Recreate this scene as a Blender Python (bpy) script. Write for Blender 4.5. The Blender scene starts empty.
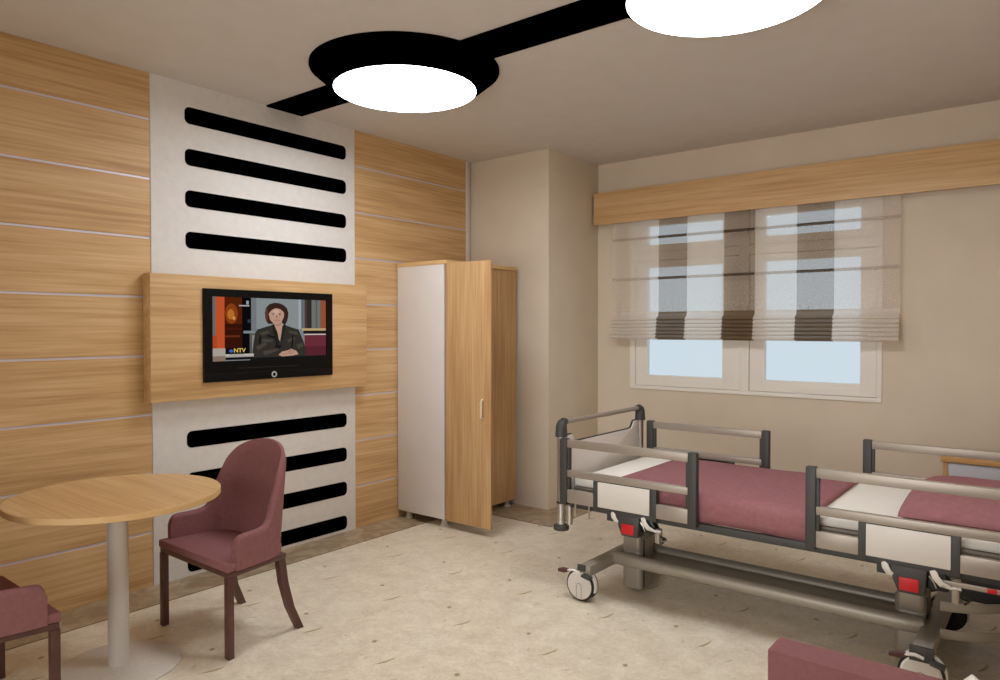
import bpy, bmesh, math, random
from mathutils import Vector, Matrix
random.seed(7)
PI = math.pi
S = bpy.context.scene
COL = S.collection

# ------------------------------------------------------------------ helpers
def srgb(r, g, b):
    f = lambda c: (c/255/12.92) if c/255 <= .04045 else ((c/255+.055)/1.055)**2.4
    return (f(r), f(g), f(b), 1)

def new_mat(name):
    m = bpy.data.materials.new(name); m.use_nodes = True
    nt = m.node_tree
    return m, nt, nt.nodes['Principled BSDF']

def plain(name, col, rough=.5, metal=0, bump=0, bscale=200, spec=.5, var=0, vscale=6):
    m, nt, p = new_mat(name)
    p.inputs['Base Color'].default_value = srgb(*col)
    p.inputs['Roughness'].default_value = rough
    p.inputs['Metallic'].default_value = metal
    p.inputs['Specular IOR Level'].default_value = spec
    tc = nt.nodes.new('ShaderNodeTexCoord')
    if var:
        n = nt.nodes.new('ShaderNodeTexNoise'); n.inputs['Scale'].default_value = vscale; n.inputs['Detail'].default_value = 5
        nt.links.new(tc.outputs['Object'], n.inputs['Vector'])
        r = nt.nodes.new('ShaderNodeValToRGB')
        lo = tuple(max(0, c-var) for c in col); hi = tuple(min(255, c+var) for c in col)
        r.color_ramp.elements[0].color = srgb(*lo); r.color_ramp.elements[1].color = srgb(*hi)
        r.color_ramp.elements[0].position = .3; r.color_ramp.elements[1].position = .7
        nt.links.new(n.outputs['Fac'], r.inputs['Fac']); nt.links.new(r.outputs['Color'], p.inputs['Base Color'])
    if bump:
        n = nt.nodes.new('ShaderNodeTexNoise'); n.inputs['Scale'].default_value = bscale; n.inputs['Detail'].default_value = 3
        nt.links.new(tc.outputs['Object'], n.inputs['Vector'])
        b = nt.nodes.new('ShaderNodeBump'); b.inputs['Strength'].default_value = bump; b.inputs['Distance'].default_value = .004
        nt.links.new(n.outputs['Fac'], b.inputs['Height']); nt.links.new(b.outputs['Normal'], p.inputs['Normal'])
    return m

def emit(name, col, strength):
    m, nt, p = new_mat(name)
    nt.nodes.remove(p)
    e = nt.nodes.new('ShaderNodeEmission'); e.inputs['Color'].default_value = srgb(*col); e.inputs['Strength'].default_value = strength
    nt.links.new(e.outputs[0], nt.nodes['Material Output'].inputs[0])
    return m

def wood(name, axis, dark, mid, light, rough=.42, fine=1.0):
    m, nt, p = new_mat(name)
    N, L = nt.nodes.new, nt.links.new
    tc = N('ShaderNodeTexCoord'); geo = N('ShaderNodeNewGeometry')
    off = N('ShaderNodeVectorMath'); off.operation = 'SCALE'; off.inputs[0].default_value = (7, 11, 13)
    L(geo.outputs['Random Per Island'], off.inputs['Scale'])
    add = N('ShaderNodeVectorMath'); add.operation = 'ADD'
    L(tc.outputs['Object'], add.inputs[0]); L(off.outputs[0], add.inputs[1])
    def noise(sa, sc, det, dist):
        mp = N('ShaderNodeMapping'); s = [sc]*3; s['xyz'.index(axis)] = sa; mp.inputs['Scale'].default_value = s
        L(add.outputs[0], mp.inputs['Vector'])
        n = N('ShaderNodeTexNoise'); n.inputs['Scale'].default_value = 1; n.inputs['Detail'].default_value = det
        n.inputs['Distortion'].default_value = dist
        L(mp.outputs[0], n.inputs['Vector']); return n
    n1 = noise(.9, 14, 4, .35); n2 = noise(2.2, 75*fine, 5, .15); n3 = noise(.35, 4.5, 2, .3)
    ad = N('ShaderNodeMath'); ad.operation = 'MULTIPLY_ADD'; ad.inputs[1].default_value = .45
    L(n2.outputs['Fac'], ad.inputs[0])
    m2 = N('ShaderNodeMath'); m2.operation = 'MULTIPLY_ADD'; m2.inputs[1].default_value = .4
    L(n1.outputs['Fac'], m2.inputs[0])
    m3 = N('ShaderNodeMath'); m3.operation = 'MULTIPLY'; m3.inputs[1].default_value = .3
    L(n3.outputs['Fac'], m3.inputs[0]); L(m3.outputs[0], m2.inputs[2]); L(m2.outputs[0], ad.inputs[2])
    r = N('ShaderNodeValToRGB'); L(ad.outputs[0], r.inputs['Fac'])
    e = r.color_ramp.elements
    e[0].position = .44; e[0].color = srgb(*dark); e[1].position = .71; e[1].color = srgb(*light)
    k = r.color_ramp.elements.new(.57); k.color = srgb(*mid)
    L(r.outputs['Color'], p.inputs['Base Color'])
    p.inputs['Roughness'].default_value = rough; p.inputs['Specular IOR Level'].default_value = .35
    b = N('ShaderNodeBump'); b.inputs['Strength'].default_value = .08; b.inputs['Distance'].default_value = .002
    L(n2.outputs['Fac'], b.inputs['Height']); L(b.outputs['Normal'], p.inputs['Normal'])
    return m

def marble(name, base, cloud, vein, flecks=True, rough=.3):
    m, nt, p = new_mat(name)
    N, L = nt.nodes.new, nt.links.new
    tc = N('ShaderNodeTexCoord')
    n = N('ShaderNodeTexNoise'); n.inputs['Scale'].default_value = 6.5; n.inputs['Detail'].default_value = 12; n.inputs['Distortion'].default_value = .5; n.inputs['Roughness'].default_value = .72
    L(tc.outputs['Object'], n.inputs['Vector'])
    r = N('ShaderNodeValToRGB'); L(n.outputs['Fac'], r.inputs['Fac'])
    r.color_ramp.elements[0].position = .32; r.color_ramp.elements[0].color = srgb(*cloud)
    r.color_ramp.elements[1].position = .62; r.color_ramp.elements[1].color = srgb(*base)
    cur = r.outputs['Color']
    if flecks:
        # fine crystalline mottle
        f_ = N('ShaderNodeTexNoise'); f_.inputs['Scale'].default_value = 42; f_.inputs['Detail'].default_value = 8; f_.inputs['Distortion'].default_value = 1.2
        L(tc.outputs['Object'], f_.inputs['Vector'])
        fr = N('ShaderNodeMapRange'); fr.inputs['From Min'].default_value = .38; fr.inputs['From Max'].default_value = .62; fr.inputs['To Min'].default_value = .93; fr.inputs['To Max'].default_value = 1.05
        L(f_.outputs['Fac'], fr.inputs['Value'])
        vm = N('ShaderNodeVectorMath'); vm.operation = 'SCALE'; L(cur, vm.inputs[0]); L(fr.outputs[0], vm.inputs['Scale']); cur = vm.outputs[0]
        # the slab pattern repeats every .535 m: (centre x, y, turn, half length, half width, bend, strength, colour)
        for cx, cy, rot, hl, hw, bend, k, c in ((1.045, 2.843, .5, .017, .013, 0, .8, (140, 112, 58)), (1.246, 2.735, -.26, .064, .0085, 3.2, .8, (160, 132, 60)),
                (1.395, 2.64, -.5, .028, .006, 2, .35, (140, 130, 108)), (1.145, 2.70, .3, .02, .006, -3, .4, (170, 146, 84)), (1.30, 2.95, -.5, .035, .005, 2, .22, (150, 130, 92)), (1.10, 2.50, -.6, .06, .004, 3, .25, (160, 136, 96)), (1.42, 2.80, .6, .010, .008, 0, .35, (140, 116, 84)), (1.20, 3.02, 1.2, .07, .010, 2, .22, (240, 232, 214)), (1.36, 2.52, -.2, .08, .014, 2, .22, (240, 232, 214))):
            sb = N('ShaderNodeVectorMath'); sb.operation = 'SUBTRACT'; sb.inputs[1].default_value = (cx, cy, 0); L(tc.outputs['Object'], sb.inputs[0])
            wr = N('ShaderNodeVectorMath'); wr.operation = 'WRAP'; wr.inputs[1].default_value = (.2675, .2675, 10); wr.inputs[2].default_value = (-.2675, -.2675, -10); L(sb.outputs[0], wr.inputs[0])
            ro = N('ShaderNodeVectorRotate'); ro.rotation_type = 'Z_AXIS'; ro.inputs['Angle'].default_value = -rot; L(wr.outputs[0], ro.inputs['Vector'])
            se = N('ShaderNodeSeparateXYZ'); L(ro.outputs[0], se.inputs[0])
            def mt(op, a, b_=None, c_=None):
                q = N('ShaderNodeMath'); q.operation = op
                for idx, v_ in enumerate((a, b_, c_)):
                    if v_ is None: continue
                    if isinstance(v_, (int, float)): q.inputs[idx].default_value = v_
                    else: L(v_, q.inputs[idx])
                return q.outputs[0]
            yl = mt('DIVIDE', se.outputs['Y'], hl)
            xb = mt('ADD', se.outputs['X'], mt('MULTIPLY', mt('MULTIPLY', se.outputs['Y'], se.outputs['Y']), bend))
            wob = mt('MULTIPLY', mt('SUBTRACT', f_.outputs['Fac'], .5), .018)
            xl = mt('DIVIDE', mt('ADD', xb, wob), hw)
            d2 = mt('ADD', mt('MULTIPLY', xl, xl), mt('MULTIPLY', yl, yl))
            fa = N('ShaderNodeMapRange'); fa.inputs['From Min'].default_value = 1.1; fa.inputs['From Max'].default_value = .25; fa.inputs['To Min'].default_value = 0; fa.inputs['To Max'].default_value = k
            L(d2, fa.inputs['Value'])
            mx = N('ShaderNodeMix'); mx.data_type = 'RGBA'; L(fa.outputs[0], mx.inputs['Factor'])
            L(cur, mx.inputs['A']); mx.inputs['B'].default_value = srgb(*c); cur = mx.outputs['Result']
    else:
        w = N('ShaderNodeTexNoise'); w.inputs['Scale'].default_value = 5; w.inputs['Detail'].default_value = 6; w.inputs['Distortion'].default_value = 2.5
        L(tc.outputs['Object'], w.inputs['Vector'])
        r2 = N('ShaderNodeValToRGB'); L(w.outputs['Fac'], r2.inputs['Fac'])
        r2.color_ramp.elements[0].position = .40; r2.color_ramp.elements[0].color = (0, 0, 0, 1)
        r2.color_ramp.elements[1].position = .60; r2.color_ramp.elements[1].color = (1, 1, 1, 1)
        mx = N('ShaderNodeMix'); mx.data_type = 'RGBA'; L(r2.outputs['Color'], mx.inputs['Factor'])
        L(cur, mx.inputs['A']); mx.inputs['B'].default_value = srgb(*vein); cur = mx.outputs['Result']
    L(cur, p.inputs['Base Color'])
    p.inputs['Roughness'].default_value = rough; p.inputs['Specular IOR Level'].default_value = .3
    return m

def sheer(name, col, alpha):
    m, nt, p = new_mat(name)
    nt.nodes.remove(p); N, L = nt.nodes.new, nt.links.new
    tc = N('ShaderNodeTexCoord'); n = N('ShaderNodeTexNoise'); n.inputs['Scale'].default_value = 160; n.inputs['Detail'].default_value = 3
    L(tc.outputs['Object'], n.inputs['Vector'])
    mr = N('ShaderNodeMapRange'); mr.inputs['From Min'].default_value = .35; mr.inputs['From Max'].default_value = .65
    mr.inputs['To Min'].default_value = max(0, alpha-.08); mr.inputs['To Max'].default_value = min(1, alpha+.08)
    L(n.outputs['Fac'], mr.inputs['Value'])
    d = N('ShaderNodeBsdfDiffuse'); d.inputs[0].default_value = srgb(*col)
    tl = N('ShaderNodeBsdfTranslucent'); tl.inputs[0].default_value = srgb(*col)
    a = N('ShaderNodeMixShader'); a.inputs[0].default_value = .35; L(d.outputs[0], a.inputs[1]); L(tl.outputs[0], a.inputs[2])
    t = N('ShaderNodeBsdfTransparent'); x = N('ShaderNodeMixShader')
    L(mr.outputs[0], x.inputs[0]); L(t.outputs[0], x.inputs[1]); L(a.outputs[0], x.inputs[2])
    L(x.outputs[0], nt.nodes['Material Output'].inputs[0])
    return m

def pane_mat(name):
    m, nt, p = new_mat(name)
    nt.nodes.remove(p); N, L = nt.nodes.new, nt.links.new
    t = N('ShaderNodeBsdfTransparent'); t.inputs[0].default_value = (.97, .99, 1, 1)
    g = N('ShaderNodeBsdfGlossy'); g.inputs['Roughness'].default_value = .02
    x = N('ShaderNodeMixShader'); x.inputs[0].default_value = .015
    L(t.outputs[0], x.inputs[1]); L(g.outputs[0], x.inputs[2]); L(x.outputs[0], nt.nodes['Material Output'].inputs[0])
    return m

class MB:
    """collects shapes, links them as one mesh object"""
    def __init__(s): s.bm = bmesh.new()
    def _merge(s, b, mi=0):
        for f in b.faces: f.material_index = mi
        me = bpy.data.meshes.new('tmp'); b.to_mesh(me); b.free(); s.bm.from_mesh(me); bpy.data.meshes.remove(me)
        return s
    def box(s, x0, x1, y0, y1, z0, z1, bev=.003, seg=2, mi=0, rot=None):
        b = bmesh.new(); bmesh.ops.create_cube(b, size=1)
        for v in b.verts:
            v.co = Vector(((x0+x1)/2+v.co.x*(x1-x0), (y0+y1)/2+v.co.y*(y1-y0), (z0+z1)/2+v.co.z*(z1-z0)))
        bev = min(bev, .48*min(abs(x1-x0), abs(y1-y0), abs(z1-z0)))
        if bev > 0: bmesh.ops.bevel(b, geom=b.edges[:], offset=bev, segments=seg, profile=.6, affect='EDGES')
        if rot is not None:
            c, R = rot; bmesh.ops.transform(b, matrix=Matrix.Translation(c) @ R @ Matrix.Translation(-Vector(c)), verts=b.verts)
        return s._merge(b, mi)
    def cyl(s, p0, p1, r0, r1=None, n=28, mi=0, bev=0):
        p0, p1 = Vector(p0), Vector(p1); r1 = r0 if r1 is None else r1
        b = bmesh.new(); d = p1-p0
        bmesh.ops.create_cone(b, cap_ends=True, segments=n, radius1=r0, radius2=r1, depth=d.length)
        if bev:
            es = [e for e in b.edges if abs(e.verts[0].co.z-e.verts[1].co.z) < 1e-6]
            bmesh.ops.bevel(b, geom=es, offset=bev, segments=3, profile=.5, affect='EDGES')
        q = Vector((0, 0, 1)).rotation_difference(d.normalized())
        bmesh.ops.transform(b, matrix=Matrix.Translation((p0+p1)/2) @ q.to_matrix().to_4x4(), verts=b.verts)
        return s._merge(b, mi)
    def tube(s, pts, r, n=12, mi=0, ry=None, up=(0, 0, 1)):
        """swept elliptic tube; r may be a list; ry: half height along 'up'"""
        pts = [Vector(p) for p in pts]; b = bmesh.new(); rings = []
        for i, p in enumerate(pts):
            t = (pts[min(i+1, len(pts)-1)]-pts[max(i-1, 0)]).normalized()
            u = Vector(up); 
            if abs(u.dot(t)) > .95: u = Vector((1, 0, 0)) if abs(t.x) < .9 else Vector((0, 1, 0))
            sd = t.cross(u).normalized(); u = sd.cross(t).normalized()
            rr = r[i] if isinstance(r, (list, tuple)) else r; h = ry if ry else rr
            rings.append([b.verts.new(p+sd*rr*math.cos(2*PI*k/n)+u*h*math.sin(2*PI*k/n)) for k in range(n)])
        for a, c in zip(rings, rings[1:]):
            for k in range(n): b.faces.new((a[k], a[(k+1) % n], c[(k+1) % n], c[k]))
        b.faces.new(rings[0][::-1]); b.faces.new(rings[-1])
        bmesh.ops.recalc_face_normals(b, faces=b.faces)
        return s._merge(b, mi)
    def prism(s, pts, axis, a, c, bev=0, mi=0, seg=2):
        """polygon pts (2d) extruded along axis from a to c"""
        b = bmesh.new()
        def P(u, v, w):
            return {'x': (w, u, v), 'y': (u, w, v), 'z': (u, v, w)}[axis]
        v0 = [b.verts.new(P(u, v, a)) for u, v in pts]; v1 = [b.verts.new(P(u, v, c)) for u, v in pts]
        n = len(pts); b.faces.new(v0); b.faces.new(v1[::-1])
        for i in range(n): b.faces.new((v0[i], v0[(i+1) % n], v1[(i+1) % n], v1[i]))
        bmesh.ops.recalc_face_normals(b, faces=b.faces)
        if bev: bmesh.ops.bevel(b, geom=b.edges[:], offset=bev, segments=seg, profile=.5, affect='EDGES')
        return s._merge(b, mi)
    def lathe(s, prof, c=(0, 0, 0), axis='z', n=40, mi=0):
        b = bmesh.new(); rings = []
        for r, h in prof:
            ring = []
            for k in range(n):
                a = 2*PI*k/n; u, v = r*math.cos(a), r*math.sin(a)
                q = {'z': (u, v, h), 'y': (u, h, v), 'x': (h, u, v)}[axis]
                ring.append(b.verts.new(Vector(q)+Vector(c)))
            rings.append(ring)
        for a, d in zip(rings, rings[1:]):
            for k in range(n): b.faces.new((a[k], a[(k+1) % n], d[(k+1) % n], d[k]))
        b.faces.new(rings[0]); b.faces.new(rings[-1])
        bmesh.ops.recalc_face_normals(b, faces=b.faces)
        return s._merge(b, mi)
    def grid(s, fn, nu, nv, mi=None, thick=0, closed_u=False):
        b = bmesh.new(); g = [[b.verts.new(fn(i/nu, j/nv)) for j in range(nv+1)] for i in range(nu+1)]
        for i in range(nu):
            for j in range(nv):
                f = b.faces.new((g[i][j], g[i+1][j], g[i+1][j+1], g[i][j+1]))
                f.material_index = mi(i/nu, j/nv) if callable(mi) else (mi or 0)
        me = bpy.data.meshes.new('tmp'); b.to_mesh(me); b.free(); s.bm.from_mesh(me); bpy.data.meshes.remove(me)
        return s
    def build(s, name, mat, parent=None, smooth=35, origin=None):
        me = bpy.data.meshes.new(name)
        if parent is not None:
            r = parent
            while r.parent: r = r.parent
            o0 = r.location.copy()
        elif origin is not None: o0 = Vector(origin)
        else:
            xs = [v.co for v in s.bm.verts]
            o0 = Vector(((min(v.x for v in xs)+max(v.x for v in xs))/2, (min(v.y for v in xs)+max(v.y for v in xs))/2, min(v.z for v in xs)))
        for v in s.bm.verts: v.co -= o0
        s.bm.to_mesh(me); s.bm.free()
        for m in (mat if isinstance(mat, (list, tuple)) else [mat]): me.materials.append(m)
        for p in me.polygons: p.use_smooth = True
        me.set_sharp_from_angle(angle=math.radians(smooth))
        o = bpy.data.objects.new(name, me); COL.objects.link(o)
        if parent is not None: o.parent = parent
        else: o.location = o0
        return o

def tag(o, label=None, cat=None, group=None, kind=None):
    if label: o['label'] = label
    if cat: o['category'] = cat
    if group: o['group'] = group
    if kind: o['kind'] = kind
    return o
def thing(name, loc, label, cat, group=None):
    o = bpy.data.objects.new(name, None); COL.objects.link(o); o.location = loc; o.empty_display_size = .1
    return tag(o, label, cat, group)
def structure(o): o['kind'] = 'structure'; return o

# ------------------------------------------------------------------ materials
OAK = ((184, 143, 94), (205, 165, 114), (219, 183, 136))
M = dict(
    oak_y=wood('oak_y', 'y', *OAK), oak_x=wood('oak_x', 'x', (197, 153, 102), (213, 172, 121), (225, 188, 139)), oak_z=wood('oak_z', 'z', (176, 134, 88), (193, 152, 104), (208, 172, 124)),
    oak_table=wood('oak_table', 'x', (200, 156, 102), (215, 174, 120), (226, 190, 138), rough=.35),
    oak_edge=plain('oak_edge', (216, 176, 120), .45, var=6),
    groove=plain('groove_metal', (206, 200, 208), .4, .3),
    plaster=plain('plaster', (223, 207, 185), .9, bump=.35, bscale=130, var=3, vscale=3, spec=.2),
    ceiling=plain('ceiling_paint', (216, 208, 199), .9, var=2, spec=.2),
    panel=plain('panel_paint', (226, 220, 213), .85, bump=.3, bscale=110, var=3, vscale=20, spec=.2),
    black=plain('matt_black', (1, 1, 1), .9, spec=0),
    marble=marble('cream_marble', (238, 226, 203), (217, 202, 176), (176, 150, 108)),
    border=marble('brown_marble', (190, 170, 140), (170, 149, 120), (156, 133, 104), flecks=False),
    grout=plain('grout', (120, 100, 75), .8),
    white_mel=plain('white_melamine', (222, 214, 206), .45, var=2),
    foot=plain('foot_plastic', (190, 182, 172), .4),
    steel=plain('steel', (200, 196, 190), .3, 1), alu=plain('aluminium', (166, 154, 140), .38, .4),
    alu_dull=plain('painted_metal', (166, 157, 143), .42, .35),
    dark=plain('dark_plastic', (62, 60, 56), .5), darker=plain('black_plastic', (22, 21, 20), .4),
    white_pl=plain('white_plastic', (224, 216, 206), .4),
    cloth_white=plain('white_sheet', (240, 234, 222), .9, bump=.2, bscale=25, spec=.1),
    mauve=plain('mauve_cloth', (154, 104, 106), .9, bump=.3, bscale=160, spec=.15, var=5, vscale=40),
    mauve_chair=plain('mauve_upholstery', (140, 94, 94), .85, bump=.25, bscale=160, spec=.2, var=4, vscale=50),
    leg=plain('dark_wood', (86, 54, 46), .4, var=8, vscale=15),
    red=plain('red_label', (200, 20, 22), .4), frame_w=plain('window_white', (244, 236, 224), .5),
    table_leg=plain('table_leg', (208, 200, 192), .45, 0), table_base=plain('table_base', (216, 208, 195), .5, 0, bump=.15, bscale=300, var=8, vscale=120),
    tv=plain('tv_black', (7, 7, 7), .35, spec=.2), lampwhite=emit('lamp_glow', (244, 248, 255), 17),
    pane=pane_mat('pane'), lilac=plain('lilac_panel', (206, 203, 208), .5), oak_dark=wood('oak_dark', 'x', (192, 140, 80), (208, 158, 98), (220, 172, 112)),
    sheer_l=sheer('sheer_light', (240, 230, 218), .48), sheer_b=sheer('sheer_brown', (150, 128, 102), .56),
    fold_l=sheer('fold_light', (240, 230, 218), .80), fold_b=sheer('fold_brown', (132, 110, 84), .93),
    rod_l=sheer('rod_light', (214, 204, 192), .45), rod_b=sheer('rod_brown', (116, 98, 78), .75),
)

H = 3.0; XR = 4.34; YB = -1.6; YW = 5.677
# ------------------------------------------------------------------ room shell
fl = structure(MB().box(-.1, XR+.1, YB-.1, YW+.15, -.1, 0, 0).build('floor', M['marble'], origin=(0, 0, 0)))
fb = MB()
fb.box(0, .30, YB, 4.48, 0, .0015, 0); fb.box(0, 1.13, 4.48, 4.88, 0, .0015, 0); fb.box(.83, 1.13, 4.88, 5.377, 0, .0015, 0)
fb.box(.83, XR, 5.377, YW, 0, .0015, 0)
fb.build('floor_border', M['border'], fl)
g = MB(); e = .007
g.box(.30-e, .30, YB, 4.48, .0005, .0019, 0); g.box(.30-e, 1.13, 4.48-e, 4.48, .0005, .0019, 0); g.box(1.13-e, 1.13, 4.48, 5.377, .0005, .0019, 0); g.box(1.13-e, XR, 5.377-e, 5.377, .0005, .0019, 0)
g.build('grout_line', M['grout'], fl)
structure(MB().box(-.1, XR+.1, YB-.1, YW+.15, H, H+.1, 0).build('ceiling', M['ceiling']))
structure(MB().box(-.14, -.02, YB-.1, YW+.15, 0, H, 0).build('wall_left', M['plaster']))
structure(MB().box(XR, XR+.1, YB-.1, YW+.15, 0, H, 0).build('wall_right', M['plaster']))
structure(MB().box(0, XR, YB-.1, YB, 0, H, 0).build('wall_rear', M['plaster']))
WX0, WX1, WZ0, WZ1 = 1.163, 3.165, .985, 2.52
w = MB(); w.box(-.02, WX0, YW, YW+.15, 0, H, 0); w.box(WX1, XR, YW, YW+.15, 0, H, 0); w.box(WX0, WX1, YW, YW+.15, 0, WZ0, 0); w.box(WX0, WX1, YW, YW+.15, WZ1, H, 0)
structure(w.build('wall_window', M['plaster']))
structure(MB().box(-.02, .83, 4.88, YW, 0, H, .004).build('wall_corner', M['plaster']))

# wood cladding on the left wall (planks are surface pattern)
zs = [0] + sorted(2.731-.3446*k for k in range(8)) + [H]
def cladding(name, y0, y1):
    m = MB(); gap = .006
    for a, b in zip(zs, zs[1:]):
        m.box(-.02, 0, y0, y1, a+(gap if a > 0 else 0), b-(gap if b < H else 0), .0015, 1)
    o = structure(m.build(name, M['oak_y'], origin=(0, y0, 0)))
    s_ = MB()
    for z in zs[1:-1]: s_.box(-.019, -.0035, y0, y1, z-gap-.0008, z+gap+.0008, 0)
    s_.build('groove_strip', M['groove'], o)
    return o
cladding('trim_1', YB, 2.0); cladding('trim_2', 3.52, 4.79)
structure(MB().box(-.02, .004, 4.79, 4.835, 0, H, .002).build('trim_3', M['white_mel']))

# white panel with black inlays
t = thing('wall_panel', (0, 2.76, 0), 'white floor to ceiling wall panel with eight black bars, between the wood planks', 'wall panel')
MB().box(-.02, .006, 2.0, 3.52, 0, H, .002).build('backing_panel', M['panel'], t)
def rrect(y0, y1, z0, z1, r, n=6):
    P = []
    for cy, cz, a0 in ((y1-r, z1-r, 0), (y0+r, z1-r, 90), (y0+r, z0+r, 180), (y1-r, z0+r, 270)):
        for k in range(n+1):
            a = math.radians(a0+90*k/n); P.append((cy+r*math.cos(a), cz+r*math.sin(a)))
    return P
for zc in (2.806, 2.554, 2.303, 2.052, .836, .581, .327, .074):
    MB().prism(rrect(2.206, 3.436, zc-.051, zc+.051, .033), 'x', .004, .0085).build('inlay_bar', M['black'], t)

# TV board and television
t = thing('tv_board', (0, 2.75, 1.086), 'wide oak board fixed across the white wall panel behind the television', 'wall board')
MB().box(.012, .10, 1.946, 3.552, 1.086, 1.833, .002).build('board', M['oak_y'], t)
MB().box(.004, .014, 1.975, 3.52, 1.11, 1.81, 0).build('spacer', M['oak_edge'], t)
t = thing('television', (.10, 2.738, 1.186), 'black flat television showing a newsreader, set into the oak wall board', 'television')
b = MB(); X0, X1 = .1003, .120
def ring(y0, y1, z0, z1, a, c, d, e_, xa, xb):
    bb = bmesh.new(); O_ = [(y0, z0), (y1, z0), (y1, z1), (y0, z1)]; I_ = [(a, d), (c, d), (c, e_), (a, e_)]
    L4 = [[bb.verts.new((x, *p)) for p in P_] for x, P_ in ((xa, O_), (xb, O_), (xb, I_), (xa, I_))]
    for p, q in zip(L4, L4[1:]+L4[:1]):
        for k in range(4): bb.faces.new((p[k], p[(k+1) % 4], q[(k+1) % 4], q[k]))
    bmesh.ops.recalc_face_normals(bb, faces=bb.faces); return bb
b._merge(ring(2.26, 3.219, 1.186, 1.757, 2.313, 3.167, 1.312, 1.7095, X0, X1)); b.box(.118, .1225, 2.26, 3.215, 1.19, 1.238, .001)
b.build('bezel', M['tv'], t)
MB().box(.119, .1215, 2.48, 2.93, 1.262, 1.266, .0005).build('speaker_slot', M['darker'], t)
MB().lathe([(.020, .121), (.020, .1245), (.012, .1245), (.012, .121)], (0, 2.741, 1.214), 'x', 24).build('power_button', plain('button_chrome', (215, 215, 215), .3, .3), t)
scr = MB().box(.1004, .1085, 2.31, 3.17, 1.308, 1.714, 0).build('screen', M['darker'], t)
SC = {}
def sc(c):
    if c not in SC: SC[c] = (len(SC), emit('screen_%d_%d_%d' % c, c, .72))
    return SC[c][0]
pic = MB(); layer = [0]
def V(u, v): return (2.313+u*.854, 1.71-v*.398)
def poly(c, pts):
    layer[0] += 1; x = .1088+layer[0]*.00012
    vs = [pic.bm.verts.new((x, *V(u, v))) for u, v in pts]
    f = pic.bm.faces.new(vs); f.material_index = sc(c); f.normal_update()
    if f.normal.x < 0: f.normal_flip()
def rect(c, u0, v0, u1, v1): poly(c, [(u0, v0), (u1, v0), (u1, v1), (u0, v1)])
def ell(c, u, v, a, b_, n=28, lo=0, hi=360): poly(c, [(u+a*math.cos(math.radians(lo+(hi-lo)*k/n)), v+b_*math.sin(math.radians(lo+(hi-lo)*k/n))) for k in range(n if hi-lo == 360 else n+1)])
rect((138, 146, 148), 0, 0, 1, 1)
rect((150, 158, 160), .34, 0, .74, .5); rect((128, 134, 138), .31, .0, .36, .55)
rect((120, 118, 118), 0, 0, .03, .6); rect((214, 92, 48), .03, 0, .105, .8); rect((190, 82, 44), .0, .6, .04, .8)
rect((92, 38, 16), .10, 0, .245, .84); rect((60, 24, 12), .10, .42, .245, .84)
ell((150, 70, 22), .155, .26, .05, .16); ell((206, 122, 50), .15, .27, .028, .08); ell((226, 160, 80), .175, .33, .012, .03)
rect((74, 30, 18), .10, .48, .25, .51); rect((110, 52, 26), .10, .60, .22, .63)
rect((14, 14, 16), .24, 0, .315, .92); rect((190, 190, 188), .215, .12, .3, .14); rect((170, 178, 182), .275, .05, .295, .11); rect((60, 70, 78), .285, .35, .31, .40); rect((140, 150, 152), .25, .53, .34, .57)
rect((176, 186, 196), .735, 0, .775, .5); rect((108, 116, 124), .76, 0, .785, .5); rect((56, 52, 48), .81, 0, .86, .52); rect((122, 128, 126), .86, 0, .945, .5); rect((98, 104, 104), .90, 0, .915, .5); rect((164, 92, 62), .945, 0, 1, .5)
rect((86, 70, 62), .79, 0, .812, .52)
rect((208, 178, 128), .765, .49, 1, .53); rect((40, 30, 28), .78, .53, 1, .585); rect((226, 216, 206), .79, .585, 1, .605); rect((118, 52, 62), .79, .605, 1, .97); rect((98, 42, 52), .79, .80, 1, .97)
rect((96, 96, 94), .30, .57, .38, .95); rect((150, 150, 148), .32, .60, .345, .95)
# newsreader
_poly = poly
def poly(c, pts): _poly(c, [(.55+(u-.55)*.95-.02, v*.93+.045 if v < .9 else v) for u, v in pts])
HAIR = (62, 42, 34); SK = (206, 164, 142); JK = (58, 54, 48)
poly(HAIR, [(.448, .30), (.445, .2), (.455, .12), (.485, .055), (.53, .025), (.575, .03), (.62, .06), (.652, .12), (.665, .2), (.662, .28), (.65, .36), (.632, .42), (.60, .38), (.50, .40), (.478, .40), (.458, .36)])
poly((104, 66, 46), [(.448, .28), (.455, .14), (.47, .12), (.47, .36), (.458, .36)])
poly(SK, [(.515, .36), (.60, .36), (.615, .44), (.60, .60), (.575, .70), (.555, .56), (.53, .44)])
poly((186, 142, 120), [(.52, .38), (.60, .38), (.585, .43), (.55, .445)])
poly(SK, [(.478, .22), (.485, .15), (.515, .105), (.56, .10), (.60, .13), (.625, .19), (.62, .28), (.603, .35), (.575, .40), (.55, .41), (.52, .385), (.492, .33)])
poly(HAIR, [(.475, .24), (.475, .13), (.51, .07), (.57, .07), (.62, .12), (.632, .24), (.615, .18), (.585, .135), (.545, .12), (.51, .15), (.487, .20)])
poly((224, 186, 164), [(.51, .2), (.53, .15), (.57, .15), (.585, .2), (.56, .26), (.53, .26)])
for du in (.522, .58):
    poly((70, 46, 38), [(du-.017, .208), (du+.015, .200), (du+.014, .209), (du-.016, .217)])
    ell((52, 36, 32), du, .232, .011, .010); ell((230, 220, 212), du-.006, .232, .003, .005, 10)
poly((178, 128, 106), [(.548, .23), (.556, .23), (.563, .285), (.548, .292), (.540, .283)])
poly((168, 74, 66), [(.528, .335), (.548, .325), (.556, .328), (.566, .324), (.584, .334), (.567, .350), (.545, .352)])
poly((236, 224, 214), [(.537, .336), (.575, .335), (.565, .341), (.546, .342)])
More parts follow.
